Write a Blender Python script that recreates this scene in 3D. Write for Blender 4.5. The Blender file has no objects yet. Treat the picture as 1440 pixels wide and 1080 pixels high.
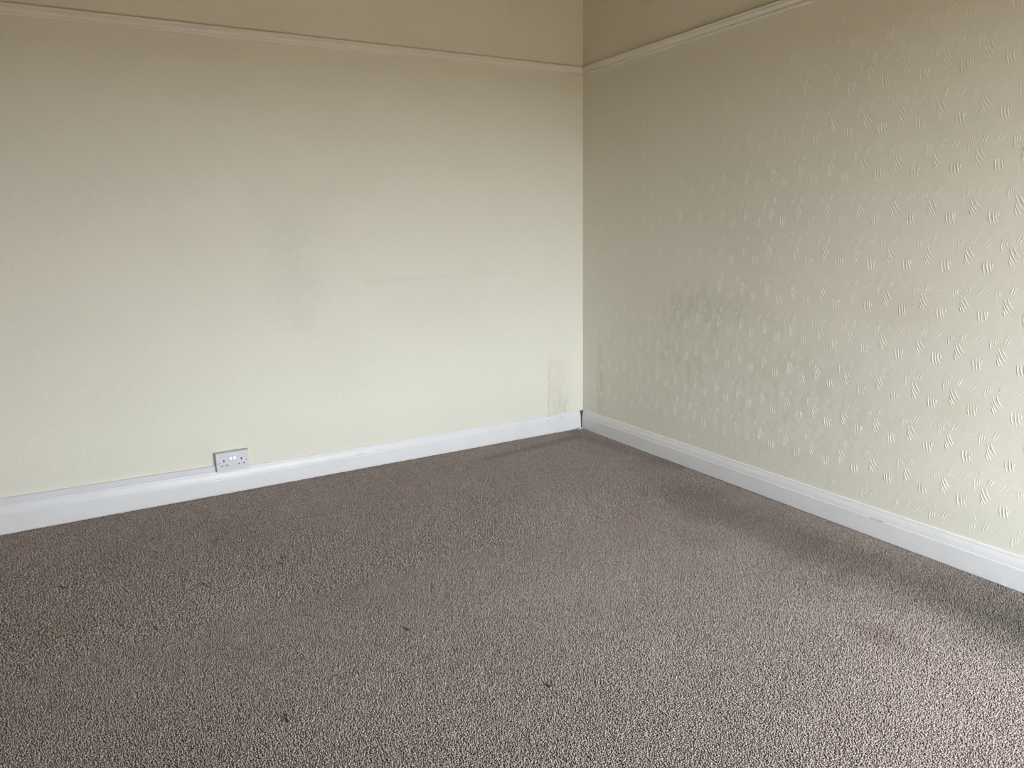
import bpy, bmesh, math, random
import numpy as np
from mathutils import Matrix, Vector

random.seed(7)
rng = np.random.default_rng(11)
SC = bpy.context.scene
COL = SC.collection

# ------------------------------------------------------------------ camera
# room axes: the visible corner is the origin, the left wall lies in y = 0,
# the right wall in x = 0, the carpet's pile tops in z = 0
CAM = Vector((-2.5769, -3.5788, 1.2000))
YAW, PITCH, ROLL = math.radians(30.1194), math.radians(-11.8953), -0.0203627
F_PX = 1028.65
fw = Vector((math.sin(YAW) * math.cos(PITCH), math.cos(YAW) * math.cos(PITCH), math.sin(PITCH)))
rt = Vector((math.cos(YAW), -math.sin(YAW), 0))
up = rt.cross(fw)
r2 = math.cos(ROLL) * rt + math.sin(ROLL) * up
u2 = -math.sin(ROLL) * rt + math.cos(ROLL) * up
cam_data = bpy.data.cameras.new('camera')
cam_data.sensor_width = 36
cam_data.lens = F_PX / 1440 * 36
cam_data.clip_start = 0.02
cam = bpy.data.objects.new('camera', cam_data)
cam.matrix_world = Matrix(((r2.x, u2.x, -fw.x, CAM.x), (r2.y, u2.y, -fw.y, CAM.y),
                           (r2.z, u2.z, -fw.z, CAM.z), (0, 0, 0, 1)))
COL.objects.link(cam)
SC.camera = cam

# ------------------------------------------------------------------ sky, exposure
SKY = (0.885, 0.950, 1.0)
SKY_STRENGTH = 5.0
world = bpy.data.worlds.new('overcast_sky')
SC.world = world
world.use_nodes = True
bg = world.node_tree.nodes['Background']
bg.inputs[0].default_value = (*SKY, 1)
bg.inputs[1].default_value = SKY_STRENGTH
SC.view_settings.view_transform = 'Standard'
SC.view_settings.look = 'None'
SC.view_settings.gamma = 1
SC.view_settings.exposure = 2.27
SC.view_settings.use_curve_mapping = False
SC.cycles.max_bounces = 10
SC.cycles.diffuse_bounces = 8
SC.cycles.use_denoising = True

# room measures
X0, Y0, CEIL = -3.95, -4.40, 2.62          # side wall, window wall, ceiling
WX0, WX1, WZ0, WZ1 = -2.00, -0.30, 0.20, 1.86   # window opening in the wall behind the camera

# daylight enters by the window: a portal tells the sampler where the opening is
pl = bpy.data.lights.new('window_portal', 'AREA')
pl.shape = 'RECTANGLE'
pl.size, pl.size_y = WX1 - WX0, WZ1 - WZ0
pl.cycles.is_portal = True
po = bpy.data.objects.new('window_portal', pl)
po.location = ((WX0 + WX1) / 2, Y0 - 0.30, (WZ0 + WZ1) / 2)
po.rotation_euler = (math.radians(90), 0, 0)
COL.objects.link(po)


# ------------------------------------------------------------------ node helpers
class N:
    """a shader value; operators add Math nodes"""
    nt = None

    def __init__(self, s):
        self.s = s

    @staticmethod
    def math(op, *a, clamp=False):
        n = N.nt.nodes.new('ShaderNodeMath')
        n.operation = op
        n.use_clamp = clamp
        for i, v in enumerate(a):
            if isinstance(v, N):
                N.nt.links.new(v.s, n.inputs[i])
            else:
                n.inputs[i].default_value = v
        return N(n.outputs[0])

    def __add__(s, o): return N.math('ADD', s, o)
    __radd__ = __add__
    def __sub__(s, o): return N.math('SUBTRACT', s, o)
    def __rsub__(s, o): return N.math('SUBTRACT', o, s)
    def __mul__(s, o): return N.math('MULTIPLY', s, o)
    __rmul__ = __mul__
    def __truediv__(s, o): return N.math('DIVIDE', s, o)


def new_mat(name):
    m = bpy.data.materials.new(name)
    m.use_nodes = True
    N.nt = m.node_tree
    b = m.node_tree.nodes['Principled BSDF']
    return m, b


def position():
    g = N.nt.nodes.new('ShaderNodeNewGeometry')
    s = N.nt.nodes.new('ShaderNodeSeparateXYZ')
    N.nt.links.new(g.outputs['Position'], s.inputs[0])
    return g.outputs['Position'], N(s.outputs[0]), N(s.outputs[1]), N(s.outputs[2])


def noise(vec, scale, detail=3.0, rough=0.55, sx=1, sy=1, sz=1, off=0.0):
    if (sx, sy, sz) != (1, 1, 1) or off:
        mp = N.nt.nodes.new('ShaderNodeMapping')
        mp.inputs['Scale'].default_value = (sx, sy, sz)
        mp.inputs['Location'].default_value = (off, off * 1.7, off * 0.6)
        N.nt.links.new(vec, mp.inputs[0])
        vec = mp.outputs[0]
    n = N.nt.nodes.new('ShaderNodeTexNoise')
    n.inputs['Scale'].default_value = scale
    n.inputs['Detail'].default_value = detail
    n.inputs['Roughness'].default_value = rough
    N.nt.links.new(vec, n.inputs['Vector'])
    return N(n.outputs[0])


def smooth(v, a, b, lo=0.0, hi=1.0):
    n = N.nt.nodes.new('ShaderNodeMapRange')
    n.interpolation_type = 'SMOOTHSTEP'
    N.nt.links.new(v.s, n.inputs['Value'])
    n.inputs['From Min'].default_value = a
    n.inputs['From Max'].default_value = b
    n.inputs['To Min'].default_value = lo
    n.inputs['To Max'].default_value = hi
    return N(n.outputs[0])


def patch(u, v, cu, cv, ru, rv, wob=None, amt=0.0, soft=0.5):
    """1 inside a soft ellipse, 0 outside"""
    d = N.math('SQRT', N.math('POWER', (u - cu) / ru, 2) + N.math('POWER', (v - cv) / rv, 2))
    if wob is not None:
        d = d + (wob - 0.5) * amt
    return smooth(d, 1 - soft, 1 + soft, 1, 0)


def streak(u, v, a, b, r, wob=None, amt=0.0, soft=0.5):
    """1 along the segment a-b"""
    (au, av), (bu, bv) = a, b
    du, dv = bu - au, bv - av
    L2 = du * du + dv * dv
    t = N.math('ADD', ((u - au) * du + (v - av) * dv) / L2, 0.0, clamp=True)
    pu, pv = u - (t * du + au), v - (t * dv + av)
    d = N.math('SQRT', pu * pu + pv * pv) / r
    if wob is not None:
        d = d + (wob - 0.5) * amt
    return smooth(d, 1 - soft, 1 + soft, 1, 0)


def mix_col(fac, c1, c2):
    n = N.nt.nodes.new('ShaderNodeMix')
    n.data_type = 'RGBA'
    if isinstance(fac, N):
        N.nt.links.new(fac.s, n.inputs[0])
    else:
        n.inputs[0].default_value = fac
    for i, c in ((6, c1), (7, c2)):
        if isinstance(c, tuple):
            n.inputs[i].default_value = (*c, 1)
        else:
            N.nt.links.new(c, n.inputs[i])
    return n.outputs[2]


def tint(col, fac, mul):
    """multiply col by mul where fac is 1"""
    n = N.nt.nodes.new('ShaderNodeMix')
    n.data_type = 'RGBA'
    n.blend_type = 'MULTIPLY'
    N.nt.links.new(fac.s, n.inputs[0])
    if isinstance(col, tuple):
        n.inputs[6].default_value = (*col, 1)
    else:
        N.nt.links.new(col, n.inputs[6])
    n.inputs[7].default_value = (*mul, 1)
    return n.outputs[2]


def bump(b, h, strength, dist):
    n = N.nt.nodes.new('ShaderNodeBump')
    n.inputs['Strength'].default_value = strength
    n.inputs['Distance'].default_value = dist
    N.nt.links.new(h.s, n.inputs['Height'])
    N.nt.links.new(n.outputs[0], b.inputs['Normal'])


def set_col(b, c):
    if isinstance(c, tuple):
        b.inputs['Base Color'].default_value = (*c, 1)
    else:
        N.nt.links.new(c, b.inputs['Base Color'])


def plain(name, c, rough=0.5, grain=0.0, gscale=200, spec=0.5):
    m, b = new_mat(name)
    pos, x, y, z = position()
    n = noise(pos, 9.0, 4)
    set_col(b, tint(c, smooth(n, 0.35, 0.75), (0.965, 0.965, 0.96)))
    b.inputs['Roughness'].default_value = rough
    b.inputs['Specular IOR Level'].default_value = spec
    if grain:
        bump(b, noise(pos, gscale, 3), grain, 0.001)
    return m


# ------------------------------------------------------------------ materials
CREAM = (0.785, 0.772, 0.690)


def wallpaper(name, side):
    m, b = new_mat(name)
    pos, x, y, z = position()
    wob = noise(pos, 7.0, 5, 0.6)
    fine = noise(pos, 32.0, 4, 0.6)
    c = CREAM
    big = noise(pos, 1.6, 4, 0.6, off=3.1)
    c = tint(c, smooth(big, 0.45, 0.75), (0.965, 0.965, 0.955))
    if side == 'left':
        # damp stain with drips beside the corner
        edge = smooth(x + (fine - 0.5) * 0.012, -0.262, -0.250) * smooth(x + (wob - 0.5) * 0.05, -0.17, -0.05, 1, 0)
        top = smooth(z + (wob - 0.5) * 0.08, 0.38, 0.50, 1, 0)
        runs = noise(pos, 14.0, 3, 0.6, sx=5.0, sz=0.30)
        stain = edge * top
        c = tint(c, stain * 0.75, (0.915, 0.90, 0.87))
        c = tint(c, stain * smooth(runs, 0.48, 0.64) * smooth(z, 0.36, 0.12), (0.86, 0.84, 0.78))
        # its dark left rim
        rim = streak(x, z, (-0.253, 0.09), (-0.249, 0.38), 0.0035, fine, 1.2, 0.6)
        c = tint(c, rim * smooth(fine, 0.4, 0.62) * 0.8, (0.80, 0.79, 0.74))
        # faint rubbed and greyed areas
        c = tint(c, patch(x, z, -1.70, 0.94, 0.12, 0.16, wob, 0.9, 0.8) * 0.8, (0.94, 0.95, 0.965))
        c = tint(c, patch(x, z, -1.73, 1.25, 0.13, 0.12, wob, 0.9, 0.8) * 0.8, (0.95, 0.96, 0.96))
        c = tint(c, patch(x, z, -0.98, 0.80, 0.24, 0.14, wob, 0.9, 0.8) * 0.8, (0.955, 0.96, 0.95))
        c = tint(c, patch(x, z, -1.48, 0.55, 0.12, 0.18, wob, 0.9, 0.8) * 0.6, (0.955, 0.96, 0.955))
        c = tint(c, streak(x, z, (-1.33, 0.955), (-1.0, 0.968), 0.012, wob, 1.4, 0.8) * 0.7, (0.94, 0.945, 0.94))
        c = tint(c, streak(x, z, (-1.0, 0.967), (-0.45, 0.960), 0.005, wob, 1.4, 0.8) * 0.55, (0.94, 0.945, 0.93))
        c = tint(c, patch(x, z, -1.67, 0.78, 0.05, 0.05, wob, 0.9, 0.8) * 0.6, (0.93, 0.945, 0.96))
    elif side == 'right':
        runs = noise(pos, 14.0, 3, 0.6, sy=5.0, sz=0.25, off=1.3)
        drip = patch(y, z, -0.175, 0.32, 0.045, 0.22, wob, 0.7, 0.5)
        c = tint(c, drip * smooth(runs, 0.44, 0.60), (0.84, 0.83, 0.79))
        c = tint(c, streak(y, z, (-0.168, 0.12), (-0.165, 0.40), 0.007, fine, 1.6, 0.8) * 0.7, (0.91, 0.90, 0.86))
        # grey grime where something stood against the wall
        blot = smooth(noise(pos, 26.0, 4, 0.62, sz=0.45), 0.44, 0.60)
        g1 = patch(y, z, -1.06, 0.83, 0.26, 0.075, wob, 1.3, 0.7)
        c = tint(c, g1 * (0.45 + 0.55 * blot), (0.895, 0.91, 0.885))
        g2 = patch(y, z, -0.88, 0.66, 0.20, 0.22, wob, 1.3, 0.7)
        c = tint(c, g2 * (0.2 + 0.8 * blot), (0.925, 0.93, 0.91))
        g3 = patch(y, z, -0.62, 0.42, 0.32, 0.24, wob, 1.3, 0.7)
        c = tint(c, g3 * (0.2 + 0.8 * blot), (0.955, 0.95, 0.93))
        g4 = patch(y, z, -1.50, 0.45, 0.45, 0.26, wob, 1.3, 0.7)
        c = tint(c, g4 * (0.15 + 0.85 * blot), (0.93, 0.93, 0.91))
        c = tint(c, patch(y, z, -1.97, 0.91, 0.13, 0.085, wob, 0.9, 0.7), (0.965, 0.95, 0.91))
        c = tint(c, patch(y, z, -2.22, 0.56, 0.10, 0.06, wob, 0.9, 0.7) * 0.6, (0.955, 0.94, 0.91))
    # painted shade: shadow line above the picture rail, dark gap behind the skirting boards
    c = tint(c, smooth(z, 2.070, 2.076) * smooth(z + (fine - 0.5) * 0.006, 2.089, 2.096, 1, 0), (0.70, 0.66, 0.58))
    c = tint(c, smooth(z, 0.100, 0.104, 1, 0), (0.20, 0.18, 0.16))
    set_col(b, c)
    b.inputs['Roughness'].default_value = 0.62
    b.inputs['Specular IOR Level'].default_value = 0.30
    bump(b, noise(pos, 85.0, 3, 0.6) + 0.6 * noise(pos, 320.0, 2), 0.30, 0.0014)
    return m


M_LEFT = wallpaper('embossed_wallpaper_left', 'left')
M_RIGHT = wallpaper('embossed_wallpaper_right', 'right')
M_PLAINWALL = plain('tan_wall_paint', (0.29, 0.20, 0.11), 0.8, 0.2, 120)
M_RELIEF = plain('wallpaper_relief', (0.805, 0.795, 0.715), 0.45, 0, spec=0.4)
M_OVERLAP = plain('paper_overlap', (0.88, 0.87, 0.78), 0.5)  # paler than the wallpaper: the edge's catch of light is in the colour
M_RAIL = plain('painted_rail', (0.85, 0.835, 0.79), 0.45, 0.15, 60)
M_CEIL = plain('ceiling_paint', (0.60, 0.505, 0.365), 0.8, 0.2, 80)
M_WINDOW = plain('window_paint', (0.82, 0.82, 0.82), 0.4)
M_FLOORBOARD = plain('floor_underlay', (0.20, 0.15, 0.10), 0.8)
M_SOCKET = plain('socket_plastic', (0.74, 0.76, 0.82), 0.30)
M_SWITCH = plain('switch_plastic', (0.88, 0.89, 0.92), 0.25)
M_BOX = plain('socket_box_plastic', (0.50, 0.51, 0.46), 0.5)
M_DARK = plain('dark_hole', (0.02, 0.02, 0.025), 0.6)
M_SLOT = plain('shutter_plastic', (0.10, 0.095, 0.11), 0.5)
M_SCREW = plain('screw_metal', (0.26, 0.25, 0.27), 0.4)
M_TRUNK = plain('trunking_plastic', (0.77, 0.78, 0.83), 0.35)
M_LINT = plain('dark_fluff', (0.075, 0.060, 0.054), 0.95)
M_LINTPALE = plain('pale_fluff', (0.70, 0.66, 0.60), 0.9)
M_FLAKE = plain('paint_flake', (0.78, 0.77, 0.74), 0.6)
M_GROUND = plain('ground_outside', (0.15, 0.11, 0.055), 0.9)


def skirting_paint(name, side):
    m, b = new_mat(name)
    pos, x, y, z = position()
    fine = noise(pos, 60.0, 4, 0.6)
    wob = noise(pos, 6.0, 4)
    c = tint((0.79, 0.80, 0.828), smooth(wob, 0.4, 0.75), (0.965, 0.965, 0.955))
    # scuffs and grime
    if side == 'left':
        for a, bb, r in (((-0.268, 0.103), (-0.19, 0.104), 0.0035), ((-0.265, 0.076), (-0.22, 0.078), 0.003),
                         ((-0.215, 0.078), (-0.15, 0.082), 0.003), ((-1.365, 0.075), (-1.31, 0.077), 0.0035),
                         ((-1.46, 0.070), (-1.41, 0.071), 0.003)):
            c = tint(c, streak(x, z, a, bb, r, fine, 1.6, 0.7) * smooth(fine, 0.42, 0.58), (0.72, 0.71, 0.68))
        c = tint(c, patch(x, z, -0.16, 0.06, 0.13, 0.06, wob, 1.0, 0.7) * 0.6, (0.95, 0.95, 0.94))
    else:
        for a, bb, r in (((-1.906, 0.068), (-1.907, 0.050), 0.0022), ((-1.945, 0.0655), (-2.00, 0.0665), 0.0018)):
            c = tint(c, streak(y, z, a, bb, r, fine, 2.4, 0.8) * smooth(fine, 0.35, 0.6), (0.36, 0.35, 0.33))
        c = tint(c, patch(y, z, -0.25, 0.05, 0.3, 0.08, wob, 1.0, 0.8) * 0.7, (0.94, 0.93, 0.91))
    set_col(b, c)
    b.inputs['Roughness'].default_value = 0.36
    b.inputs['Specular IOR Level'].default_value = 0.45
    bump(b, noise(pos, 40.0, 3, 0.5, sx=0.3 if side == 'left' else 1, sy=1 if side == 'left' else 0.3), 0.12, 0.001)
    return m


M_SKL = skirting_paint('skirting_paint_left', 'left')
M_SKR = skirting_paint('skirting_paint_right', 'right')

CARPET_C = (0.438, 0.381, 0.357)


def carpet_mat(name, dark):
    m, b = new_mat(name)
    pos, x, y, z = position()
    at = N.nt.nodes.new('ShaderNodeAttribute')
    at.attribute_name = 'tuft_shade'
    sh = N(at.outputs['Fac'])
    wob = noise(pos, 6.0, 6, 0.65)
    big = noise(pos, 2.2, 4, 0.6)
    k = dark
    light = tuple(v * 1.30 * k for v in CARPET_C)
    low = (CARPET_C[0] * 0.68 * k, CARPET_C[1] * 0.655 * k, CARPET_C[2] * 0.64 * k)
    c = mix_col(sh, low, light)
    c = tint(c, smooth(big, 0.35, 0.7), (0.93, 0.93, 0.91))
    # trodden, dirty lane along the right-hand wall
    lane = streak(x, y, (-0.31, -1.20), (-0.29, -2.9), 0.145, wob, 2.4, 0.75)
    c = tint(c, lane * 0.85, (0.75, 0.745, 0.735))
    c = tint(c, streak(x, y, (-0.14, -0.9), (-0.13, -2.9), 0.17, wob, 1.6, 0.6) * 0.65, (0.80, 0.81, 0.80))
    lane2 = patch(x, y, -0.30, -1.95, 0.12, 0.26, wob, 1.4, 0.6)
    c = tint(c, lane2 * 0.8, (0.84, 0.86, 0.84))
    lane3 = patch(x, y, -0.31, -2.60, 0.13, 0.16, wob, 1.4, 0.6)
    c = tint(c, lane3 * 0.8, (0.84, 0.87, 0.85))
    c = tint(c, patch(x, y, -0.33, -1.30, 0.13, 0.28, wob, 1.4, 0.7) * 0.4, (0.85, 0.84, 0.84))
    c = tint(c, patch(x, y, -0.655, -2.42, 0.05, 0.09, wob, 1.4, 0.7), (0.84, 0.82, 0.82))
    c = tint(c, patch(x, y, -0.54, -2.02, 0.09, 0.15, wob, 1.4, 0.7) * 0.6, (0.82, 0.82, 0.80))
    c = tint(c, patch(x, y, -0.62, -1.60, 0.08, 0.14, wob, 1.4, 0.7) * 0.45, (0.82, 0.82, 0.80))
    # dark lines in front of the left wall and in the corner
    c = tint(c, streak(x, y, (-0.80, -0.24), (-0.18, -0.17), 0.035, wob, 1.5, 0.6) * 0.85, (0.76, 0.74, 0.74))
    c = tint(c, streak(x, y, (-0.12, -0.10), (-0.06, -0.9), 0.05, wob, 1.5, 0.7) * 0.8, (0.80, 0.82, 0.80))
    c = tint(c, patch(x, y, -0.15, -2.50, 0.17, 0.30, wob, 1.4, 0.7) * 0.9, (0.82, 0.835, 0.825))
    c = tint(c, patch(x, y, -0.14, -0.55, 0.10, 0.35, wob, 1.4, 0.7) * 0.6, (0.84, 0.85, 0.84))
    # shadow gap along the boards, painted into the pile colour
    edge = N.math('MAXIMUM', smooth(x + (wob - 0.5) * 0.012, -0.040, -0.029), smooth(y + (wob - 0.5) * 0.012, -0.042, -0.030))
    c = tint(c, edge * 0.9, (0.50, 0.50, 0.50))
    set_col(b, c)
    b.inputs['Roughness'].default_value = 1.0
    b.inputs['Specular IOR Level'].default_value = 0.05
    b.inputs['Sheen Weight'].default_value = 0.10
    b.inputs['Sheen Roughness'].default_value = 0.5
    return m


M_CARPET = carpet_mat('carpet_pile', 1.0)


# ------------------------------------------------------------------ mesh helpers
def link(name, me, mat, parent=None, smooth_shade=False):
    if mat is not None and not me.materials:
        me.materials.append(mat)
    if smooth_shade:
        me.polygons.foreach_set('use_smooth', [True] * len(me.polygons))
    o = bpy.data.objects.new(name, me)
    COL.objects.link(o)
    if parent is not None:
        o.parent = parent
        o.matrix_parent_inverse = Matrix.Identity(4)
    return o


def obj(name, bm, mat, parent=None, smooth_shade=False):
    me = bpy.data.meshes.new(name)
    bmesh.ops.recalc_face_normals(bm, faces=bm.faces)
    bm.to_mesh(me)
    bm.free()
    return link(name, me, mat, parent, smooth_shade)


def add_box(bm, lo, hi):
    vs = [bm.verts.new((x, y, z)) for x in (lo[0], hi[0]) for y in (lo[1], hi[1]) for z in (lo[2], hi[2])]
    for f in ((0, 1, 3, 2), (4, 6, 7, 5), (0, 4, 5, 1), (2, 3, 7, 6), (0, 2, 6, 4), (1, 5, 7, 3)):
        bm.faces.new([vs[i] for i in f])
    return vs


def box(name, lo, hi, mat, parent=None, bevel=0.0, seg=2):
    bm = bmesh.new()
    add_box(bm, lo, hi)
    if bevel:
        bmesh.ops.bevel(bm, geom=list(bm.edges), offset=bevel, segments=seg, affect='EDGES', profile=0.5)
    return obj(name, bm, mat, parent, False)


def structure(o):
    o['kind'] = 'structure'
    return o


def empty(name, loc, label, cat, group=None):
    o = bpy.data.objects.new(name, None)
    o.empty_display_size = 0.05
    o.location = loc
    COL.objects.link(o)
    o['label'] = label
    o['category'] = cat
    if group:
        o['group'] = group
    return o


def tag(o, label, cat, group=None):
    o['label'] = label
    o['category'] = cat
    if group:
        o['group'] = group
    return o


def profile_run(bm, sections, close_ends=True):
    """join successive closed sections (lists of points) into one solid"""
    rings = [[bm.verts.new(p) for p in s] for s in sections]
    n = len(rings[0])
    for a, b in zip(rings, rings[1:]):
        for i in range(n):
            bm.faces.new((a[i], a[(i + 1) % n], b[(i + 1) % n], b[i]))
    if close_ends:
        bm.faces.new(rings[0])
        bm.faces.new(list(reversed(rings[-1])))


# ------------------------------------------------------------------ the room shell
T = 0.14
structure(box('floor', (X0 - T, Y0 - 0.30, -0.11), (T, T, -0.0085), M_FLOORBOARD))
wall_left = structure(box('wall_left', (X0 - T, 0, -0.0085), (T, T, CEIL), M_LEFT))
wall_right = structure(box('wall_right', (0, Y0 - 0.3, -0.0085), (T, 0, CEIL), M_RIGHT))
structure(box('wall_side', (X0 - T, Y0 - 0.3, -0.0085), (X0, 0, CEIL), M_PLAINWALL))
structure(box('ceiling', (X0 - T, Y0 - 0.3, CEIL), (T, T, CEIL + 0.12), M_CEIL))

bm = bmesh.new()                       # window wall behind the camera, with its opening
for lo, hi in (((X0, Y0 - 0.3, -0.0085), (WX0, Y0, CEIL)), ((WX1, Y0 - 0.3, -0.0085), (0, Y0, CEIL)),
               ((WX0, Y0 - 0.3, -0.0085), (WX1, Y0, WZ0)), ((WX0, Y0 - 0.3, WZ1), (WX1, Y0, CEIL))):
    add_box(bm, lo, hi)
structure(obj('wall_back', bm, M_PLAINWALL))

win = structure(box('window_1', (WX0, Y0 - 0.10, WZ0), (WX1, Y0 + 0.06, WZ0 + 0.035), M_WINDOW, bevel=0.006))
bm = bmesh.new()
fw_ = 0.05
for lo, hi in (((WX0, WZ0 + 0.035), (WX0 + fw_, WZ1)), ((WX1 - fw_, WZ0 + 0.035), (WX1, WZ1)),
               ((WX0 + fw_, WZ1 - fw_), (WX1 - fw_, WZ1)), ((WX0 + fw_, WZ0 + 0.035), (WX1 - fw_, WZ0 + 0.035 + fw_))):
    add_box(bm, (lo[0], Y0 - 0.16, lo[1]), (hi[0], Y0 - 0.10, hi[1]))
obj('window_frame', bm, M_WINDOW, win)
for k in (1, 2):
    xm = WX0 + (WX1 - WX0) * k / 3
    box('mullion', (xm - 0.03, Y0 - 0.155, WZ0 + 0.085), (xm + 0.03, Y0 - 0.105, WZ1 - fw_), M_WINDOW, win, 0.004)

structure(box('ground', (-40, -60, -0.62), (40, Y0 - 0.32, -0.50), M_GROUND))

# ------------------------------------------------------------------ wallpaper relief
PU, PZ = 0.1388, 0.1618                # repeat of the embossed pattern
MOTIFS = []                            # (u0, z0, u1, z1, height factor) relative to the repeat's origin


def motif(cu, cz, strokes, h):
    for s in strokes:
        MOTIFS.append((cu + s[0], cz + s[1], cu + s[2], cz + s[3], h))


motif(0, 0, [(-.015, .021, -.008, -.020), (-.005, .021, .003, -.019), (.005, .021, .013, -.016), (.014, .018, .0145, .004)], 1.0)
motif(.075, .035, [(-.003, .030, .017, -.003), (-.014, .028, .010, -.014), (-.014, .009, .004, -.026), (-.013, -.009, -.006, -.029)], 1.0)
motif(.085, .091, [(.003, .014, -.006, -.013), (.011, .012, .001, -.015)], 0.75)
motif(.043, .072, [(-.007, .017, -.005, -.021), (.001, .018, .001, -.002), (.008, .018, .007, -.001)], 0.7)
motif(-.012, .085, [(-.010, -.012, .004, .011), (.003, -.013, .018, .010), (.024, .016, .030, .025)], 0.45)
motif(.115, -.045, [(-.006, .008, .004, -.006)], 0.4)
motif(.052, -.052, [(-.004, .010, .006, -.010), (.006, .006, .012, -.004)], 0.45)


def relief(name, parent, mat, ou, oz, urange, to_world, zr=(0.115, 2.60), hmax=0.0016):
    V, Fc = [], []
    n0 = 0
    SEG = 5
    for i in range(math.floor((urange[0] - ou) / PU) - 1, math.ceil((urange[1] - ou) / PU) + 1):
        for j in range(-8, 14):
            cu, cz = ou + i * PU, oz + j * PZ
            for (a0, b0, a1, b1, h) in MOTIFS:
                jt = lambda s: random.uniform(-s, s)
                u0, z0, u1, z1 = cu + a0 + jt(.0009), cz + b0 + jt(.0012), cu + a1 + jt(.0009), cz + b1 + jt(.0012)
                if min(u0, u1) < urange[0] or max(u0, u1) > urange[1] or min(z0, z1) < zr[0] or max(z0, z1) > zr[1]:
                    continue
                if max(z0, z1) > 2.030 and min(z0, z1) < 2.090:
                    continue
                du, dz = u1 - u0, z1 - z0
                L = math.hypot(du, dz)
                nu, nz = -dz / L, du / L
                bow = 0.07 * L + jt(0.0012)
                hh = hmax * h * random.uniform(0.75, 1.1)
                wd = 0.0021 * random.uniform(0.85, 1.15) * (0.75 + 0.25 * h) * min(1.0, 0.45 + L / 0.045)
                for k in range(SEG + 1):
                    t = k / SEG
                    off = bow * 4 * t * (1 - t)
                    pu, pz = u0 + du * t - nu * off, z0 + dz * t - nz * off
                    taper = math.sin(math.pi * min(max(t, 0.04), 0.96)) ** 0.45
                    w, hg = wd * (0.35 + 0.65 * taper), hh * taper
                    for s, hf in ((-1, -0.1), (-0.45, 0.80), (0.45, 0.80), (1, -0.1)):
                        V.append(to_world(pu + nu * w * s, pz + nz * w * s, hg * hf))
                for k in range(SEG):
                    a = n0 + k * 4
                    for q in range(3):
                        Fc.append((a + q, a + q + 1, a + q + 5, a + q + 4))
                n0 += (SEG + 1) * 4
    me = bpy.data.meshes.new(name)
    me.from_pydata(V, [], Fc)
    me.update()
    b2 = bmesh.new()
    b2.from_mesh(me)
    bmesh.ops.recalc_face_normals(b2, faces=b2.faces)
    b2.to_mesh(me)
    b2.free()
    o = link(name, me, mat, parent, True)
    o['kind'] = 'stuff'
    return o


relief('wallpaper_relief', wall_right, M_RELIEF, 2.131, 0.885, (0.01, 3.05), lambda u, z, h: (-h, -u, z))
relief('wallpaper_relief', wall_left, M_RELIEF, -2.841, 0.699, (-3.35, -0.02), lambda u, z, h: (u, -h, z), hmax=0.0011)

# the right wall's paper turned round the corner on to the left wall
bm = bmesh.new()
secs = []
zz = np.linspace(0.106, CEIL, 40)
for i, z in enumerate(zz):
    w = 0.0095 + random.uniform(-0.0012, 0.0012)
    secs.append([(-w, 0.0, z), (-w + 0.0006, -0.0018, z), (-0.001, -0.0018, z), (-0.001, 0.0, z)])
profile_run(bm, secs)
obj('paper_overlap', bm, M_OVERLAP, wall_left)

# ------------------------------------------------------------------ skirting boards
PROFILE = [(0.0, -0.0085), (0.0180, -0.0085), (0.0180, 0.0640), (0.0174, 0.0665), (0.0150, 0.0675), (0.0148, 0.0705),
           (0.0142, 0.0760), (0.0126, 0.0840), (0.0100, 0.0920), (0.0078, 0.0975), (0.0070, 0.0985), (0.0072, 0.1010),
           (0.0064, 0.1045), (0.0048, 0.1068), (0.0025, 0.1078), (0.0, 0.1080)]


def skirt_rise(x):
    return max(0.0, (-2.13 - x) * 0.0141)


bm = bmesh.new()
secs = []
xs = [-0.0255 - 0.0, -0.030, -0.05, -0.3, -0.6, -1.0, -1.5, -2.0, -2.13, -2.3, -2.6, -2.9, -3.2, -3.6, X0]
for i, x in enumerate(xs):
    s = []
    for j, (p, z) in enumerate(PROFILE):
        zz_ = z + skirt_rise(x) * min(1, max(0, z / 0.06))
        xx = x
        if i == 0:                      # broken, chipped end at the corner
            xx = x + (-0.0022, 0.0012, -0.0030, 0.0016, -0.0014)[j % 5] - (0.002 if z > 0.09 else 0)
        s.append((xx, -p, zz_))
    secs.append(s)
profile_run(bm, secs)
base_left = structure(obj('baseboard_left', bm, M_SKL))
# thin strip of old paint under the board where the carpet dips at the far left
box('paint_edge', (-3.3, -0.0215, -0.0070), (-2.83, -0.0178, -0.0012), M_FLAKE, base_left, 0.0006, 1)

bm = bmesh.new()
secs = []
for y in (-0.0145, -0.3, -0.8, -1.4, -2.0, -2.6, -3.2, -3.8, Y0):
    secs.append([(-p, y, z * (1.0 + (0.022 if y < -2.2 else 0)) if z > 0.06 else z) for p, z in PROFILE])
profile_run(bm, secs)
structure(obj('baseboard_right', bm, M_SKR))

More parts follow.
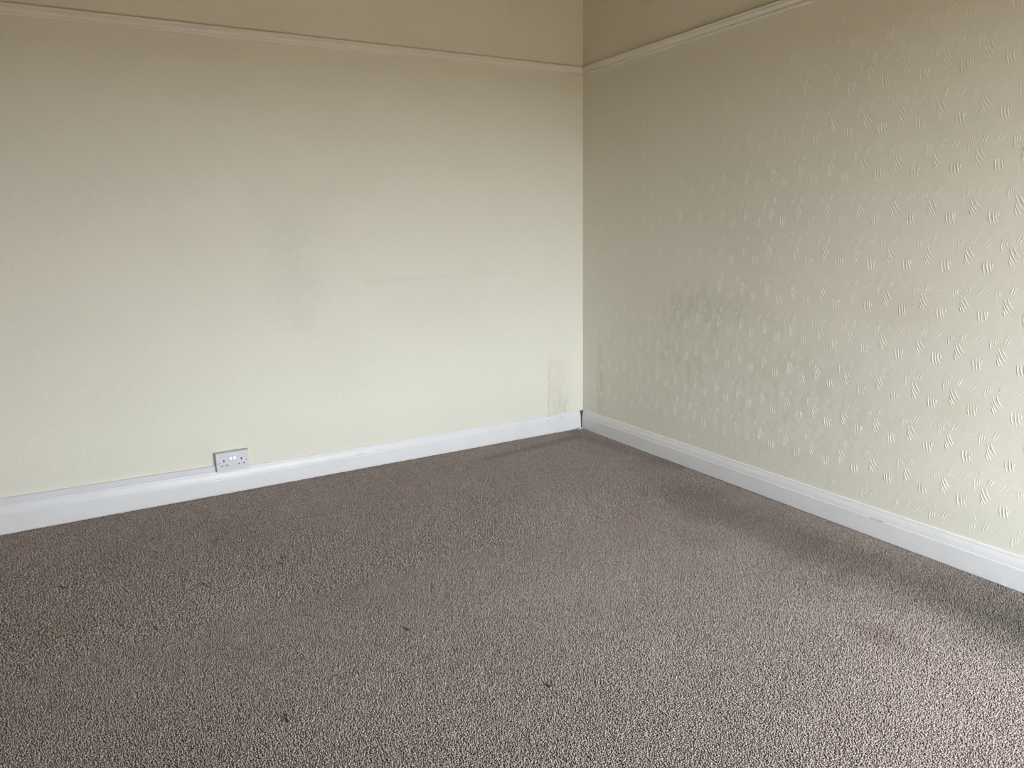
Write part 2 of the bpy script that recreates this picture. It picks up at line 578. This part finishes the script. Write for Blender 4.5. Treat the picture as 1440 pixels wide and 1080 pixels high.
# ------------------------------------------------------------------ picture rails
RAIL = [(0.0, 2.0405), (0.0075, 2.0405), (0.0100, 2.0425), (0.0102, 2.0470), (0.0090, 2.0490), (0.0050, 2.0500),
        (0.0050, 2.0525), (0.0095, 2.0540), (0.0105, 2.0590), (0.0135, 2.0640), (0.0180, 2.0665), (0.0192, 2.0682),
        (0.0150, 2.0690), (0.0150, 2.0706), (0.0215, 2.0715), (0.0235, 2.0745), (0.0235, 2.0795), (0.0215, 2.0818),
        (0.0165, 2.0820), (0.0140, 2.0780), (0.0, 2.0770)]
bm = bmesh.new()
xs = [-0.0, -0.06, -0.2, -0.31, -0.3105, -0.34, -0.8, -1.4, -2.0, -2.6, -3.2, X0]
secs = []
for x in xs:
    drop = 0.0045 if x > -0.3102 else 0.0
    secs.append([(x, -p * (0.985 if drop else 1), z - (drop if z < 2.0495 else 0)) for p, z in RAIL])
profile_run(bm, secs)
structure(obj('trim_1', bm, M_RAIL))
bm = bmesh.new()
profile_run(bm, [[(-p, y, z) for p, z in RAIL] for y in (0.0, -0.8, -1.6, -2.4, -3.2, Y0)])
structure(obj('trim_2', bm, M_RAIL))

# ------------------------------------------------------------------ double socket on the left wall
SX0, SX1, SZ0, SZ1 = -2.1340, -1.9855, 0.1085, 0.1985
sock = empty('double_socket', ((SX0 + SX1) / 2, -0.001, SZ0),
             'white double electrical socket on the left wall just above the skirting board', 'socket')
cx, cz0 = (SX0 + SX1) / 2, SZ0


def L(x, y, z):                          # plate coordinates (world) to the socket's own
    return (x - cx, y + 0.001, z - cz0)


W, H = SX1 - SX0, SZ1 - SZ0
box('back_box', L(SX0 - 0.001, -0.0255, SZ0 + 0.001), L(SX1 + 0.0005, -0.0012, SZ1 + 0.001), M_BOX, sock, 0.002)
# front plate with real openings: a grid of cells, holes left out, given thickness
def plate(name, parent):
    holes = []
    for side in (0, 1):
        uu = (lambda u: u) if side == 0 else (lambda u: 1 - u)
        holes.append((uu(0.235), 0.43, 0.0062, 0.0105))
        for u in (0.165, 0.315):
            holes.append((uu(u), 0.68, 0.0078, 0.0052))
    us = sorted({0.0, 1.0, *[round(h[0] - h[2] / 2 / W, 5) for h in holes], *[round(h[0] + h[2] / 2 / W, 5) for h in holes]})
    vs = sorted({0.0, 1.0, *[round(h[1] - h[3] / 2 / H, 5) for h in holes], *[round(h[1] + h[3] / 2 / H, 5) for h in holes]})
    bm = bmesh.new()
    g = {}
    def vert(i, j, k):
        if (i, j, k) not in g:
            e = 0.0018 if k and (i in (0, len(us) - 1)) else 0
            e2 = 0.0018 if k and (j in (0, len(vs) - 1)) else 0
            x = SX0 + us[i] * W + (e if i == 0 else -e)
            z = SZ1 - vs[j] * H - (e2 if j == 0 else -e2)
            g[(i, j, k)] = bm.verts.new(L(x, (-0.0255, -0.0345)[k], z))
        return g[(i, j, k)]
    solid = {}
    for i in range(len(us) - 1):
        for j in range(len(vs) - 1):
            mu, mv = (us[i] + us[i + 1]) / 2, (vs[j] + vs[j + 1]) / 2
            solid[i, j] = not any(abs(mu - h[0]) < h[2] / 2 / W and abs(mv - h[1]) < h[3] / 2 / H for h in holes)
    for (i, j), s in solid.items():
        if not s:
            continue
        for k in (0, 1):
            bm.faces.new((vert(i, j, k), vert(i + 1, j, k), vert(i + 1, j + 1, k), vert(i, j + 1, k)))
        for (di, dj, e0, e1) in ((-1, 0, (i, j), (i, j + 1)), (1, 0, (i + 1, j), (i + 1, j + 1)),
                                 (0, -1, (i, j), (i + 1, j)), (0, 1, (i, j + 1), (i + 1, j + 1))):
            if not solid.get((i + di, j + dj), False):
                bm.faces.new((vert(*e0, 0), vert(*e0, 1), vert(*e1, 1), vert(*e1, 0)))
    return obj(name, bm, M_SOCKET, parent), holes


face, HOLES = plate('faceplate', sock)
for (u, v, w, h) in HOLES:               # shutters seen down the openings
    x, z = SX0 + u * W, SZ1 - v * H
    earth = h > w
    o = box('earth_hole' if earth else 'pin_slot', L(x - w * 0.7, -0.0335 if not earth else -0.0285, z - h * 0.7),
            L(x + w * 0.7, -0.0262, z + h * 0.7), M_DARK if earth else M_SLOT, face)
for u in (0.085, 0.915):                 # fixing screws
    bm = bmesh.new()
    bmesh.ops.create_cone(bm, cap_ends=True, segments=14, radius1=0.0032, radius2=0.0026, depth=0.002,
                          matrix=Matrix.Translation(L(SX0 + u * W, -0.0350, SZ1 - 0.535 * H)) @ Matrix.Rotation(math.radians(90), 4, 'X'))
    obj('screw', bm, M_SCREW, sock)
for u in (0.438, 0.556):                 # rocker switches
    x = SX0 + u * W
    bm = bmesh.new()
    zt, zb = SZ1 - 0.13 * H, SZ1 - 0.40 * H
    pts = [(-0.0340, zb), (-0.0385, zb + 0.0005), (-0.0362, (zt + zb) / 2), (-0.0395, zt - 0.0005), (-0.0340, zt)]
    profile_run(bm, [[L(x - 0.0050, y, z) for y, z in pts], [L(x + 0.0050, y, z) for y, z in pts]])
    obj('rocker_switch', bm, M_SWITCH, sock)
# loose notch of plaster at the box's top edge and dark cable hole at its lower left
box('knockout', L(SX0 - 0.0016, -0.0200, SZ0 + 0.004), L(SX0 - 0.0004, -0.0100, SZ0 + 0.015), M_DARK, sock)
box('fixing_lug', L(SX0 + 0.40 * W, -0.0230, SZ1 + 0.0006), L(SX0 + 0.47 * W, -0.0150, SZ1 + 0.0040), M_BOX, sock, 0.0006, 1)

# cable trunking from the left up to the socket, standing on the skirting board
bm = bmesh.new()
secs = []
for x in (-2.1375, -2.30, -2.60, -2.90, -3.30, X0 + 0.001):
    r = skirt_rise(x)
    zb, zt = 0.1085 + r, 0.1370 + r
    secs.append([(x, -0.0008, zb), (x, -0.0145, zb), (x, -0.0160, zb + 0.0015), (x, -0.0160, zb + 0.0065), (x, -0.0152, zb + 0.0072),
                 (x, -0.0160, zb + 0.0080), (x, -0.0160, zt - 0.0022), (x, -0.0140, zt), (x, -0.0008, zt)])
profile_run(bm, secs)
tr = tag(obj('cable_trunking', bm, M_TRUNK), 'white plastic cable trunking on the skirting board left of the socket', 'trunking')

# ------------------------------------------------------------------ carpet: tufts as real pile
def carpet():
    def field(x0, x1, y0, y1, p):
        nx, ny = int((x1 - x0) / p), int((y1 - y0) / p)
        gx, gy = np.meshgrid(np.arange(nx), np.arange(ny), indexing='ij')
        px = x0 + (gx + 0.5 + 0.5 * (gy % 2)) * p + rng.uniform(-0.36, 0.36, gx.shape) * p
        py = y0 + (gy + 0.5) * p + rng.uniform(-0.36, 0.36, gx.shape) * p
        return np.stack([px.ravel(), py.ravel(), np.full(px.size, p)], 1)
    EDGE = 0.0215
    P = []
    near = field(-3.35, -EDGE, -3.25, -1.25, 0.0045)
    far = field(-3.35, -EDGE, -1.25, -EDGE, 0.0068)
    P = np.concatenate([near, far])
    # keep what the photograph's view and a step to either side can see
    d = np.array([P[:, 0] - CAM.x, P[:, 1] - CAM.y]).T
    depth = d @ np.array([math.sin(YAW), math.cos(YAW)])
    side = d @ np.array([math.cos(YAW), -math.sin(YAW)])
    P = P[(depth > 1.2) & (np.abs(side) < depth * 0.74 + 0.12)]
    n = len(P)
    p = P[:, 2]
    ang = rng.uniform(0, 2 * math.pi, n)
    lean_a = rng.uniform(0, 2 * math.pi, n)
    lean = rng.uniform(0.05, 0.55, n) * p
    # the nap lies in slow swirls
    sw = np.sin(P[:, 0] * 5.1 + 1.7 * np.sin(P[:, 1] * 3.3)) + np.cos(P[:, 1] * 4.3 + 1.2 * np.sin(P[:, 0] * 2.9))
    lx = lean * np.cos(lean_a) + 0.18 * p * sw
    ly = lean * np.sin(lean_a) + 0.14 * p * np.cos(sw * 2)
    top = rng.uniform(-0.0022, 0.0006, n)
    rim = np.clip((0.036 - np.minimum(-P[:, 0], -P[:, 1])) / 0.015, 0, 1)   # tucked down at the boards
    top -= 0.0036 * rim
    V = np.zeros((n, 7, 3))
    for k in range(3):
        a = ang + k * 2 * math.pi / 3
        V[:, k, 0] = P[:, 0] + 0.36 * p * np.cos(a)
        V[:, k, 1] = P[:, 1] + 0.36 * p * np.sin(a)
        V[:, k, 2] = -0.0082
        a2 = a + 0.9
        V[:, 3 + k, 0] = P[:, 0] + 0.62 * lx + 0.56 * p * np.cos(a2)
        V[:, 3 + k, 1] = P[:, 1] + 0.62 * ly + 0.56 * p * np.sin(a2)
        V[:, 3 + k, 2] = top - 0.0022 + rng.uniform(-0.0006, 0.0006, n)
    V[:, 6, 0] = P[:, 0] + lx
    V[:, 6, 1] = P[:, 1] + ly
    V[:, 6, 2] = top
    V[:, :, 0] = np.minimum(V[:, :, 0], -0.0205)      # the boards stop the pile
    V[:, :, 1] = np.minimum(V[:, :, 1], -0.0205)
    faces = []
    base = np.arange(n)[:, None] * 7
    quads = np.array([[0, 1, 4, 3], [1, 2, 5, 4], [2, 0, 3, 5]])
    tris = np.array([[3, 4, 6], [4, 5, 6], [5, 3, 6]])
    q = (base[:, :, None] + quads[None]).reshape(-1, 4)
    t = (base[:, :, None] + tris[None]).reshape(-1, 3)
    # backing sheet under the pile
    bk = np.array([(X0, Y0, -0.0070), (-0.0002, Y0, -0.0070), (-0.0002, -0.0002, -0.0070), (X0, -0.0002, -0.0070)])
    nv = n * 7
    verts = np.concatenate([V.reshape(-1, 3), bk])
    loops = np.concatenate([q.ravel(), t.ravel(), np.arange(4) + nv])
    starts = np.concatenate([np.arange(len(q)) * 4, len(q) * 4 + np.arange(len(t)) * 3, [len(q) * 4 + len(t) * 3]])
    me = bpy.data.meshes.new('carpet')
    me.vertices.add(len(verts))
    me.vertices.foreach_set('co', verts.astype(np.float32).ravel())
    me.loops.add(len(loops))
    me.loops.foreach_set('vertex_index', loops.astype(np.int32))
    me.polygons.add(len(starts))
    me.polygons.foreach_set('loop_start', starts.astype(np.int32))
    me.update(calc_edges=True)
    me.polygons.foreach_set('use_smooth', np.ones(len(starts), dtype=bool))
    at = me.attributes.new('tuft_shade', 'FLOAT', 'POINT')
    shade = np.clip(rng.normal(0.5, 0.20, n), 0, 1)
    shade *= 1 - 0.5 * rim  # tufts beside the boards coloured darker, painting in the shadow gap
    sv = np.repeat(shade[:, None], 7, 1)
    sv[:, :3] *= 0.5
    at.data.foreach_set('value', np.concatenate([sv.ravel(), [0.4] * 4]).astype(np.float32))
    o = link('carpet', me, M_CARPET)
    o['kind'] = 'stuff'
    tag(o, 'taupe twist-pile fitted carpet with a dark trodden lane by the right wall', 'carpet')
    print('tufts', n)
    return o


carpet()


# ------------------------------------------------------------------ bits lying on the carpet
def lint(name, pts, r, mat, label, cat, group=None, flat=0.8):
    r = r * 0.72
    """a bent, tapering strand lying on the pile"""
    pts = [Vector((x, y, 0.0012)) for x, y in pts]
    c = sum(pts, Vector()) / len(pts)
    c.z = 0.0
    # resample smoothly
    path = []
    for i in range(len(pts) - 1):
        p0, p1, p2, p3 = pts[max(i - 1, 0)], pts[i], pts[i + 1], pts[min(i + 2, len(pts) - 1)]
        for k in range(5):
            t = k / 5
            path.append(0.5 * ((2 * p1) + (p2 - p0) * t + (2 * p0 - 5 * p1 + 4 * p2 - p3) * t * t + (3 * p1 - p0 - 3 * p2 + p3) * t ** 3))
    path.append(pts[-1])
    bm = bmesh.new()
    secs = []
    for i, p in enumerate(path):
        a, b = path[max(i - 1, 0)], path[min(i + 1, len(path) - 1)]
        d = (b - a).normalized()
        sdir = Vector((-d.y, d.x, 0))
        t = i / (len(path) - 1)
        rr = r * (0.25 + 0.75 * math.sin(math.pi * min(max(t, .05), .95)) ** 0.5) * random.uniform(0.8, 1.15)
        secs.append([p - c + sdir * rr * math.cos(q) + Vector((0, 0, rr * flat * math.sin(q))) for q in [k * math.pi / 3 for k in range(6)]])
    profile_run(bm, secs)
    o = obj(name, bm, mat, None, True)
    o.location = c
    return tag(o, label, cat, group)


GR = 'bits of dark fluff lying on the carpet'
def speck(x, y, r):
    return [(x - r, y - r * 0.5), (x, y + r * 0.4), (x + r, y - r * 0.2)]


lint('carpet_fluff', speck(-2.040, -0.904, 0.007), 0.0050, M_LINT, 'small dark speck of fluff on the carpet in front of the socket', 'fluff', GR)
lint('carpet_fluff', [(-2.071, -0.955), (-2.060, -0.944), (-2.056, -0.969)], 0.0026, M_LINT, 'short hooked dark thread on the carpet just below the round dark speck', 'fluff', GR)
lint('carpet_fluff', [(-2.773, -0.700), (-2.764, -0.723), (-2.755, -0.731), (-2.744, -0.736)], 0.0036, M_LINT, 'curved dark thread on the carpet near the left edge of the picture', 'fluff', GR)
lint('carpet_fluff', [(-1.846, -1.612), (-1.839, -1.629), (-1.839, -1.641), (-1.831, -1.636)], 0.0036, M_LINT, 'hooked dark fluff in the middle of the carpet beside a pale fleck', 'fluff', GR)
lint('carpet_fluff', [(-2.257, -1.834), (-2.262, -1.863), (-2.261, -1.877), (-2.257, -1.892)], 0.0026, M_LINT, 'long bent dark hair on the carpet at the lower left', 'fluff', GR)
lint('carpet_fluff', [(-1.624, -2.091), (-1.628, -2.110), (-1.621, -2.106), (-1.616, -2.113)], 0.0027, M_LINT, 'tick-shaped black fluff on the carpet at the lower middle of the picture', 'fluff', GR)
lint('carpet_fluff', speck(-2.451, -0.428, 0.005), 0.0034, M_LINT, 'tiny dark crumb on the carpet close to the left skirting board under the trunking', 'fluff', GR)
lint('carpet_fluff', speck(-2.231, -0.587, 0.006), 0.0034, M_LINT, 'tiny dark crumb on the carpet below and left of the socket', 'fluff', GR)
lint('carpet_fluff', [(-2.516, -1.163), (-2.508, -1.193), (-2.504, -1.218), (-2.499, -1.230)], 0.0018, M_LINT, 'thin slanting dark hair on the carpet left of centre', 'fluff', GR)
lint('carpet_fluff', [(-2.342, -0.950), (-2.328, -0.985), (-2.313, -1.008)], 0.0018, M_LINT, 'thin curved dark hair on the carpet below left of the hooked thread', 'fluff', GR)
lint('carpet_fluff', [(-2.606, -1.115), (-2.599, -1.125), (-2.590, -1.117)], 0.0019, M_LINT, 'short cup-shaped dark hair on the carpet left of the slanting hair', 'fluff', GR)
lint('carpet_fluff', [(-2.868, -1.277), (-2.853, -1.284), (-2.838, -1.281)], 0.0014, M_LINT, 'faint dark hair on the carpet at the far left, upper one of two', 'fluff', GR)
lint('carpet_fluff', [(-2.834, -1.310), (-2.818, -1.318), (-2.806, -1.309)], 0.0014, M_LINT, 'faint dark hair on the carpet at the far left, lower one of two', 'fluff', GR)
lint('pale_fleck', [(-1.817, -1.703), (-1.811, -1.697), (-1.806, -1.696)], 0.0019, M_LINTPALE, 'tiny pale fleck of fluff in the middle of the carpet', 'fluff')
lint('paint_flake', [(-0.068, -0.052), (-0.050, -0.043), (-0.027, -0.040)], 0.0105, M_FLAKE, 'white paint flake on the carpet at the foot of the corner', 'paint flake', flat=0.5)
lint('paint_flake', [(-0.030, -2.440), (-0.026, -2.446), (-0.028, -2.452)], 0.0026, M_FLAKE, 'small white paint flake on the carpet against the right skirting board', 'paint flake', flat=0.6)
